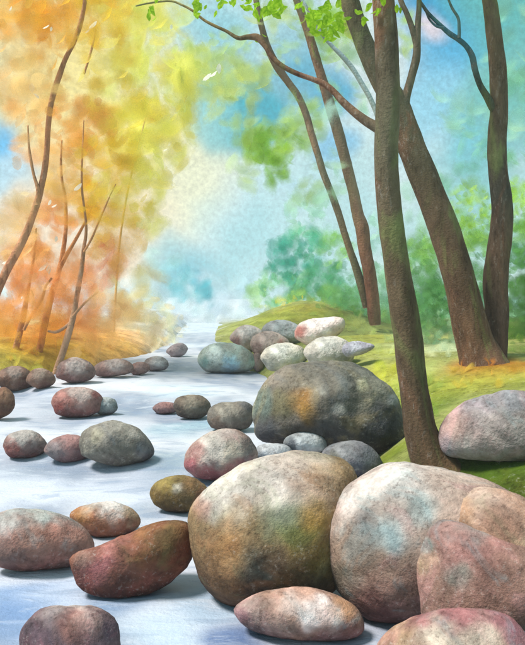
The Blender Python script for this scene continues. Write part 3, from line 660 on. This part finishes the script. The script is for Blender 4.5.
# the slim pair further back
tr, D = tree_root('slim_tree', 374, 321, 'slim reddish brown tree leaning left, right one of the thin pair beyond the boulders')
D = min(D, 34)
tube('trunk', [(375,325,11),(374,314,13),(373,300,13),(371,285,13),(368,265,13),(364,245,13),(362,228,14),(358,215,12),(354,195,11),(349,175,11),(344,155,11),(338,132,11),(332,112,11),(326,92,10),(320,72,9),(314,52,9),(308,32,8),(302,14,8),(296,-2,7),(286,-40,6),(276,-90,3)], D, ['#7a4e42', '#8a5a48', '#8a6450', '#86695a', '#6f6152', '#7c6452', '#71604c', '#74664c'], tr, BARKF, seed=9)
crown('crown', [(310,-60,60,'#a9cf48',60,12,D),(338,40,26,'#b5d668',12,15,D + 1),(300,20,22,'#b0cc60',14,14,D + 1),(325,28,28,'#9ccc30',22,16,D + 1),(350,14,24,'#b0d048',12,16,D + 1),(318,100,22,'#b0d080',10,14,D + 1),(345,60,20,'#bcd490',8,14,D + 1),(360,95,16,'#c8dcc0',5,14,D + 1),(325,150,20,'#b4d8a8',6,15,D + 1),(330,185,20,'#a8d8b0',7,15,D + 1)], tr, SOFT, seed=8, thick=1.6)
tr, D = tree_root('slim_tree', 365, 312, 'slim grey brown tree curving left, left one of the thin pair beyond the boulders')
D = min(D, 34) + .5
tube('trunk', [(366,308,6),(364,296,8),(361,284,9),(356,268,8),(350,250,7),(344,232,7),(338,212,7),(330,190,7),(323,172,7),(317,152,7),(311,132,7),(306,114,7),(298,96,7),(288,82,7),(277,66,8),(268,48,7),(262,28,6),(258,10,6),(255,-8,5),(250,-50,3)], D, ['#6f5c48', '#716a52', '#766c5a', '#7d7464', '#7c6456', '#6b5a46', '#74684c'], tr, BARKF, seed=10)
crown('crown', [(250,-50,50,'#a9cf48',50,12,D),(272,25,22,'#cdda8c',12,14,D + 1)] + [(u,v,r,c,n,z,D+1.6) for (u,v,r,c,n,z) in [(272,156,24,'#93c82c',26,15),(256,146,18,'#b3d24c',12,15),(290,140,22,'#a9cc50',14,15),(300,122,20,'#c3da7c',10,15),(245,170,16,'#cfe29c',7,15),(308,192,14,'#c0dc94',8,14),(290,60,20,'#b8d498',8,14),(225,72,26,'#c3cc68',14,16),(200,58,22,'#cdd468',10,16),(245,92,20,'#c0cc74',8,14),(255,60,22,'#b4cc70',8,14),(262,130,22,'#b0d070',8,14),(235,128,18,'#c4dc90',6,14),(270,158,28,'#9ccc30',16,19),(215,85,32,'#ccd060',10,20),(250,75,30,'#c4d070',9,20),(300,120,24,'#c0dc80',9,19)]], tr, SOFT, seed=9, thick=1.6)
# pale ghost tree
tr, D = tree_root('slim_tree', 400, 352, 'faint pale grey tree seen only as a thin limb between the nearest trunks')
tube('trunk', [(405,360,6),(400,300,5),(392,200,5),(384,140,5),(377,115,5),(370,98,5),(362,84,5),(352,68,5),(342,56,5),(332,46,4),(322,34,4),(314,20,3.5),(306,6,3),(298,-10,3),(290,-50,2)], 24, ['#9aa29a', '#9aa6a6', '#98a8ac', '#a9b6ae'], tr, BARKF, seed=11, seg=8)
crown('crown', [(u,v,r,c,n,z,26) for (u,v,r,c,n,z) in [(360,60,26,'#b4d2c0',7,16),(350,110,24,'#a8d8c8',6,16),(440,110,24,'#a4d8cc',7,18),(452,180,24,'#8ccfa8',8,17),(505,125,22,'#a0d4bc',8,17),(515,150,20,'#8ccc9c',8,16),(475,120,20,'#98d0b8',6,16),(510,60,24,'#88c8b0',9,16),(512,20,20,'#8cc8b0',7,16),(470,150,22,'#7cc0a4',9,16),(405,40,14,'#b8cc70',7,13),(402,15,14,'#b0cc58',7,13),(450,210,24,'#88c8a0',12,15),(415,200,22,'#a8d8c8',8,16),(515,90,20,'#80c498',7,15)]], tr, SOFT, seed=12, thick=1.2)

WARM[0] = .36
# left autumn trees
LB = ['#7c4c2c', '#8a5432', '#a5623c', '#b0764c', '#b48a5c']
GL = 'autumn trees on the left bank'
tr, D1 = tree_root('autumn_tree', 57, 374, 'leaning grey brown autumn tree at the water edge, nearest of the golden left group', group=GL)
tube('trunk', [(55,376,9),(58,366,9),(63,352,9),(68,336,9),(73,318,8),(76,302,7),(79,284,7),(82,266,6),(84,248,5),(86,235,4),(86,222,3.5),(84,205,3),(82,188,3),(82,165,2.5),(83,140,2),(84,120,1.5)], D1, ['#6c5a4c', '#7c7068', '#7a6a5c', '#8a6450', '#a07048', '#b0885c'], tr, BARKF, seed=21)
tube('branch', [(71,322,4),(64,328,4),(56,332,4),(48,331,3)], D1, ['#7c7068', '#8a6c54'], tr, BARKF, seed=22, seg=8)
tube('branch', [(72,318,4),(80,308,3.5),(88,300,3),(98,292,2)], D1 - .2, ['#7c6c5c', '#a07858'], tr, BARKF, seed=23, seg=8)
tube('branch', [(84,252,3),(92,238,3),(98,224,2.4),(104,210,2.2),(110,196,1.8),(116,184,1.2)], D1 - .1, ['#a07048', '#b48a5c'], tr, BARKF, seed=24, seg=8)
def dabs(bl, k, f, dz=-1.0):     # smaller crisper clumps over a soft crown
    return [(u, v, r, c, max(2, int(n * k)), s * f, D + dz) for (u, v, r, c, n, s, D) in bl]
B = lambda L, D: [(u, v, r, c, n, s, D) for (u, v, r, c, n, s) in L]
BL = B([(100,262,26,'#f0a488',12,20),(85,285,20,'#f2a474',8,18),(120,240,30,'#f2c458',16,22),(135,285,28,'#f7e0a0',7,22),(105,160,34,'#f5cc28',22,22),(130,175,36,'#f7e272',18,26),(135,200,26,'#f4d84a',14,18),(98,205,18,'#f4c020',12,15),(85,125,30,'#f2ae50',14,20),(155,150,30,'#f3e268',16,22),(125,110,34,'#f5da50',18,24),(150,222,20,'#f7ee90',5,18),(110,310,26,'#f6c890',8,22),(145,318,20,'#fae4c4',6,20)], D1 + .9)
crown('crown', BL, tr, SOFT, seed=21, thick=2.2)
crown('foliage', dabs(BL, .4, .5, -1.0), tr, LEAFY, seed=721, thick=2)
tr, D2 = tree_root('autumn_tree', 41, 352, 'rusty orange trunked autumn tree forking halfway, middle of the golden left group', group=GL)
D2 = min(D2, 34)
tube('trunk', [(38,356,9),(41,344,9),(44,328,9),(48,310,9),(52,294,8),(57,278,7),(61,262,6),(64,246,6),(66,228,5),(66,210,4.5),(65,195,4),(62,180,3.5),(61,160,3),(62,140,2)], D2, ['#7c4420', '#a0622c', '#a86a38', '#b07040', '#b88050', '#c09868'], tr, BARKF, seed=25)
tube('branch', [(60,268,6),(66,256,6),(72,246,5),(80,232,4),(88,216,3),(94,200,2)], D2 - .2, ['#b06c34', '#b88050'], tr, BARKF, seed=26, seg=8)
BL = B([(60,265,30,'#f4ac70',13,20),(72,300,32,'#f6b070',12,24),(55,215,24,'#f0a462',14,18),(80,200,26,'#f6c43c',14,18),(35,245,24,'#f2b878',12,20),(60,180,30,'#f3c070',14,22),(60,150,28,'#f4b870',14,22),(45,320,30,'#f0a448',14,22),(85,330,30,'#f4bc74',11,22),(45,285,24,'#f2ac70',8,20)], D2 + .8)
crown('crown', BL, tr, SOFT, seed=22, thick=2.2)
crown('foliage', dabs(BL, .4, .5, -1.0), tr, LEAFY, seed=722, thick=2)
tr, D3 = tree_root('autumn_tree', 20, 350, 'short brown trunked autumn tree with a thin grey side limb, left of the forking one', group=GL)
D3 = min(D3, 33)
tube('trunk', [(15,352,9),(18,340,8),(22,324,8),(25,308,7),(28,292,5),(30,280,4),(33,262,4),(35,245,4),(36,228,3)], D3, ['#7c4a20', '#8a5828', '#a8703c', '#b08050', '#a8805c'], tr, BARKF, seed=27)
tube('branch', [(24,330,4),(30,318,4),(38,306,4),(43,296,4),(46,286,3),(52,278,3)], D3 - .3, ['#84684c', '#8a7058', '#a07850'], tr, BARKF, seed=28, seg=8)
BL = B([(20,262,28,'#f1a860',14,20),(15,300,30,'#f4ac60',13,22),(35,285,24,'#f2a068',9,18),(10,240,22,'#f4c890',8,18),(20,325,34,'#eaa83c',16,24),(5,275,16,'#dca08a',5,14)], D3 + .7)
crown('crown', BL, tr, SOFT, seed=23, thick=2)
crown('foliage', dabs(BL, .4, .5, -1.0), tr, LEAFY, seed=723, thick=2)
tr, D4 = tree_root('autumn_tree', -20, 368, 'tall dark red brown tree crossing the upper left from the left edge', group=GL)
tube('trunk', [(-26,370,12),(-22,345,12),(-12,315,12),(-2,290,11),(8,268,11),(18,250,11),(26,234,10),(32,218,9),(38,200,9),(42,184,8),(45,168,8),(47,150,7),(48,130,7),(50,110,7),(54,92,7),(60,74,7),(66,58,6),(74,42,6),(80,26,6),(84,8,5),(86,-10,5),(90,-60,3)], D4, ['#8a5440', '#9a5c48', '#a06a54', '#7c4a38', '#8a4c34', '#8c5440', '#94503c', '#a06050'], tr, BARKF, seed=29)
tube('branch', [(37,205,5),(38,190,5),(34,175,4),(31,160,4),(29,145,3),(28,125,2)], D4 - .1, ['#a87050', '#c09068'], tr, BARKF, seed=30, seg=8)
tube('branch', [(84,74,3),(88,62,3),(92,48,3),(96,30,2)], D4 - .1, ['#c07850', '#c89068'], tr, BARKF, seed=30, seg=8)
BL = B([(18,12,30,'#f2b448',18,20),(62,22,30,'#f3b02c',20,20),(45,45,24,'#f2b850',12,18),(15,80,28,'#f3c488',14,22),(45,90,26,'#f4c888',12,20),(75,110,26,'#f0a854',14,18),(30,120,24,'#f1b878',12,18),(100,60,30,'#f5d660',14,22),(110,18,34,'#f4c430',18,22),(25,210,20,'#f4d0a0',8,18),(0,30,20,'#f3b868',10,18),(20,150,16,'#f3c89c',6,16),(60,-40,70,'#f2b83c',50,26)], D4 + .5)
crown('crown', BL, tr, SOFT, seed=24, thick=2)
crown('foliage', dabs(BL, .4, .5, -1.0), tr, LEAFY, seed=724, thick=2)
tr, D5 = tree_root('autumn_tree', 110, 356, 'pale yellow tree standing in the mist right of the golden group', group=GL)
D5 = min(D5, 36)
tube('trunk', [(112,356,4),(114,330,3),(116,290,3),(120,240,3),(128,190,2.6),(140,140,2),(150,100,1.4)], D5 + 4, ['#d8b878', '#e0cc90'], tr, BARKF, seed=31, seg=8)
BL = B([(150,35,40,'#ece072',18,26),(150,80,40,'#f3e470',20,28),(165,120,34,'#eddc5c',16,22),(195,62,26,'#cfdc70',9,18),(182,92,20,'#d4de7c',6,18),(225,44,18,'#b9d474',6,16),(236,76,22,'#c5d678',8,16),(130,130,30,'#f5e678',12,26),(145,-30,70,'#e6de6c',30,28)], D5 + 6)
crown('crown', BL, tr, SOFT, seed=25, thick=2.5)
crown('foliage', dabs(BL, .4, .5, -1.0), tr, LEAFY, seed=725, thick=2)

WARM[0] = 0
# background bushes and misty trees
def bush(label, blobs, D, name='bush', mat=None, seed=0, stem=True, thick=1.5, cat='bush'):
    u = sum(b[0] for b in blobs) / len(blobs); vmax = max(b[1] for b in blobs)
    d = ray(u, vmax); p = CAM + d * (D / d.y); p.z = ground_z(p.x, p.y)
    e = empty(name, p); tag(e, label, cat, 'bushes and trees in the background')
    crown('crown', B(blobs, D), e, mat or SOFT, seed=seed, thick=thick)
    if mat is None: crown('foliage', dabs(B(blobs, D), 1.3, .4), e, LEAFY, seed=seed + 500, thick=thick)
    return e
bush('teal green bushy tree in the mist left of the slim pair', [(292,262,26,'#2fa08c',26,16),(306,240,20,'#4cb08c',14,15),(318,282,26,'#52b080',18,17),(336,250,18,'#84c048',12,14),(278,285,20,'#74c08c',10,16),(262,292,16,'#a4d084',8,14),(345,285,24,'#5cae74',14,16),(310,215,22,'#a8d8b4',8,18),(300,295,26,'#70b874',12,16)], 48, 'misty_tree', seed=42, thick=2.5, cat='tree')
bush('soft green bush between the slim pair and the nearest trunk', [(352,300,24,'#6db06c',22,15),(385,305,22,'#86bc8c',18,16),(392,270,22,'#9cd0a4',10,18),(380,235,20,'#a9dcc4',8,18),(388,330,24,'#9cc464',18,15),(350,315,16,'#7ab050',12,12),(345,335,16,'#a8b850',10,11),(395,345,16,'#b4c468',10,12),(330,305,16,'#6ca850',10,12)], 40, seed=43)
bush('dark green bush with grey misty foot between the nearest trunk and the slanting one', [(430,245,20,'#7cb64c',16,14),(422,278,26,'#5a9a50',30,15),(438,300,22,'#4f8c48',24,14),(415,305,20,'#6aa870',18,15),(440,325,24,'#8cb890',20,16),(425,338,20,'#a4c488',16,15),(432,315,20,'#4f8444',20,13),(415,325,16,'#6a9c50',12,12),(465,318,14,'#4c8450',12,12),(455,340,18,'#b0cfa8',12,15),(410,345,18,'#b8cc80',12,12),(430,352,20,'#c8d898',10,12),(445,300,18,'#5c9450',14,13),(420,255,20,'#84b858',12,13)], 21, seed=44)
bush('yellow green leafy bush between the slanting and the upright tree', [(470,205,24,'#a3cf3c',22,13),(480,235,24,'#84b844',22,13),(468,232,18,'#93c654',12,12),(482,270,20,'#5f9a5c',20,13),(478,300,18,'#568a60',20,12),(482,325,14,'#5c8c50',14,11),(474,335,14,'#6c9850',10,11)], 21, seed=45)
bush('dense dark green bush against the right edge of the scene', [(518,195,18,'#a6d63c',18,13),(522,225,18,'#7cb444',18,13),(520,262,22,'#4e8c3c',30,14),(520,300,24,'#4a7c34',34,14),(516,335,20,'#557f30',26,13),(524,350,14,'#4f7a2c',14,12),(540,280,26,'#4e8438',20,16),(545,330,26,'#4e7c34',20,16),(545,220,24,'#84b848',14,15)], 21, seed=46)
bush('low yellow green thicket on the crest of the right bank behind the slim pair', [(300,302,14,'#8cbc58',10,11),(330,300,16,'#74ac4c',12,11),(360,318,14,'#9cb84c',8,10),(395,335,16,'#b8c860',8,12)], 44, seed=51)
bush('faint turquoise tree dissolving in the mist above the stream head', [(190,285,18,'#3fb0be',16,14),(202,298,14,'#4cb4c0',10,12),(176,278,14,'#8ccfd4',8,14),(180,300,14,'#9cd4d6',6,14),(160,262,16,'#c4e6dc',5,16)], 75, 'misty_tree', MIST, seed=48, thick=2, stem=False, cat='tree')
bush('golden brush on the misty left bank behind the stones', [(120,330,22,'#f6cc90',9,14),(150,335,18,'#fae2c0',7,12),(168,318,16,'#fbead0',6,14),(95,340,18,'#eaa850',10,13),(135,310,24,'#f6dca8',8,18)], 38, seed=49, stem=False)
bush('yellow mossy shrub on the mound beyond the far cluster', [(290,308,18,'#b8a838',12,9),(315,310,18,'#aab444',12,9),(272,312,12,'#b3c46c',8,9),(340,312,14,'#94ae3c',8,9)], 42, seed=50, stem=False, thick=1)

# off-white leaf shapes added for bare paper flecks in the autumn crowns
OT = bpy.data.objects
for (nm, D_, sp) in (('autumn_tree.003', D4 - .8, [(11,9,8),(46,27,10),(52,30,7),(92,26,9),(88,32,6),(33,88,9),(36,96,8)]), ('autumn_tree.001', D2 - 1.2, [(50,203,11),(54,206,8),(57,240,9),(77,188,9),(44,268,11),(50,270,8)]), ('autumn_tree.002', D3 - 1, [(22,298,6),(6,262,12)]), ('autumn_tree.004', D5 + 3, [(170,144,10),(165,150,7),(172,28,8),(206,78,9),(214,75,8),(220,69,9),(105,206,8)])):
    leaves(OT[nm], [(u, v, 1, 1, r_) for (u, v, r_) in sp], D_, c='#f4f1ea', seed=9)

# the far wood, with pale dabs painting mist at the head of the stream
fw = []
rnd = random.Random(5)
for i in range(60):
    u = -120 + i * 13.5
    fw.append((u, 300 + rnd.uniform(-8, 4), 22, rnd.choice(['#d4e4ea', '#cfe0e4', '#c4dee4', '#dde8e8']), 5, 22, 100))
for i in range(26):  # nearer rows of pale dabs stand in for mist
    fw.append((130 + i * 5.5, 313 + rnd.uniform(-4, 3), 9, rnd.choice(['#e4eaf0', '#dfe6ee', '#d4e4ea']), 3, 15, 60))
for i in range(14):
    fw.append((178 + i * 5.5, 322 + rnd.uniform(-3, 2), 6, '#e4e8f0', 2, 11, 52))
e = empty('far_misty_wood', CAM + Vector((0, 100, -3)))
o = crown('far_misty_wood', fw, e, MIST, seed=91, thick=2); bpy.data.objects.remove(e)
o.location = CAM + Vector((0, 100, -3)); o['kind'] = 'stuff'; tag(o, 'pale blue far wood and painted mist dabs above the stream head', 'woods')

# soft mossy growth and grasses along the banks
rnd = random.Random(12)
def ground_cover(name, label, pts, parent_pt):
    e = empty(name, parent_pt); bl = []
    for (u, v, rr, c, n, sz) in pts:
        for _ in range(n):
            uu, vv = u + rnd.uniform(-rr, rr), v + rnd.uniform(-rr, rr) * .45
            q = hit(uu, vv, ground_z)
            if q.y > 60: continue
            bl.append((uu, vv - sz * .25, 1, c, 1, sz, q.y - .1))
    o = crown(name, bl, e, SOFT, seed=33, thick=.15, flat=.6); loc = e.location.copy(); bpy.data.objects.remove(e)
    o.location = loc; o['kind'] = 'stuff'; tag(o, label, 'ground cover'); return o
ground_cover('moss_and_grass', 'soft yellow green moss and grass washed over the right bank', [(290,305,30,'#b4b648',16,8),(330,308,26,'#a9b850',14,8),(375,325,24,'#c4cc70',16,9),(350,340,20,'#cfd070',12,9),(395,345,22,'#d3dc90',14,10),(430,350,22,'#dfe8b8',14,11),(455,352,16,'#dde8c0',10,11),(420,385,20,'#a9b850',12,11),(385,372,14,'#c9c850',8,10),(475,364,16,'#d88a3c',9,9),(480,378,26,'#dcb850',12,10),(510,372,20,'#c89a44',10,10),(420,412,16,'#88a838',10,11),(520,345,16,'#7c9a3c',8,10)], hit(400, 360))
ground_cover('golden_grass', 'soft golden and orange grass washed over the left bank', [(20,350,26,'#c9a840',12,9),(60,345,24,'#d8b450',12,9),(105,345,22,'#e8b468',12,9),(145,342,20,'#f0cc98',10,9),(175,336,14,'#efe0c8',8,9),(20,365,20,'#a9a048',8,8),(165,345,16,'#fbe8d0',10,10),(180,335,12,'#f4ece8',8,9)], hit(60, 350))

# the mist of the valley: one closed box of thin air
hv = [(x, y, z) for x in (-330, 330) for y in (-40, 235) for z in (-4, 26)]
hf = [(0, 1, 3, 2), (4, 6, 7, 5), (0, 4, 5, 1), (2, 3, 7, 6), (0, 2, 6, 4), (1, 5, 7, 3)]
hm, t = mat_new('valley_mist')
t.new('ShaderNodeOutputMaterial', {'Volume': t.new('ShaderNodeVolumePrincipled', {'Color': (.93, .97, 1, 1), 'Density': HAZE, 'Anisotropy': 0.2}).outputs[0]})
hz = link('haze', hv, hf, hm, smooth=False); hz['kind'] = 'stuff'; tag(hz, 'thin pale mist filling the stream valley', 'haze')
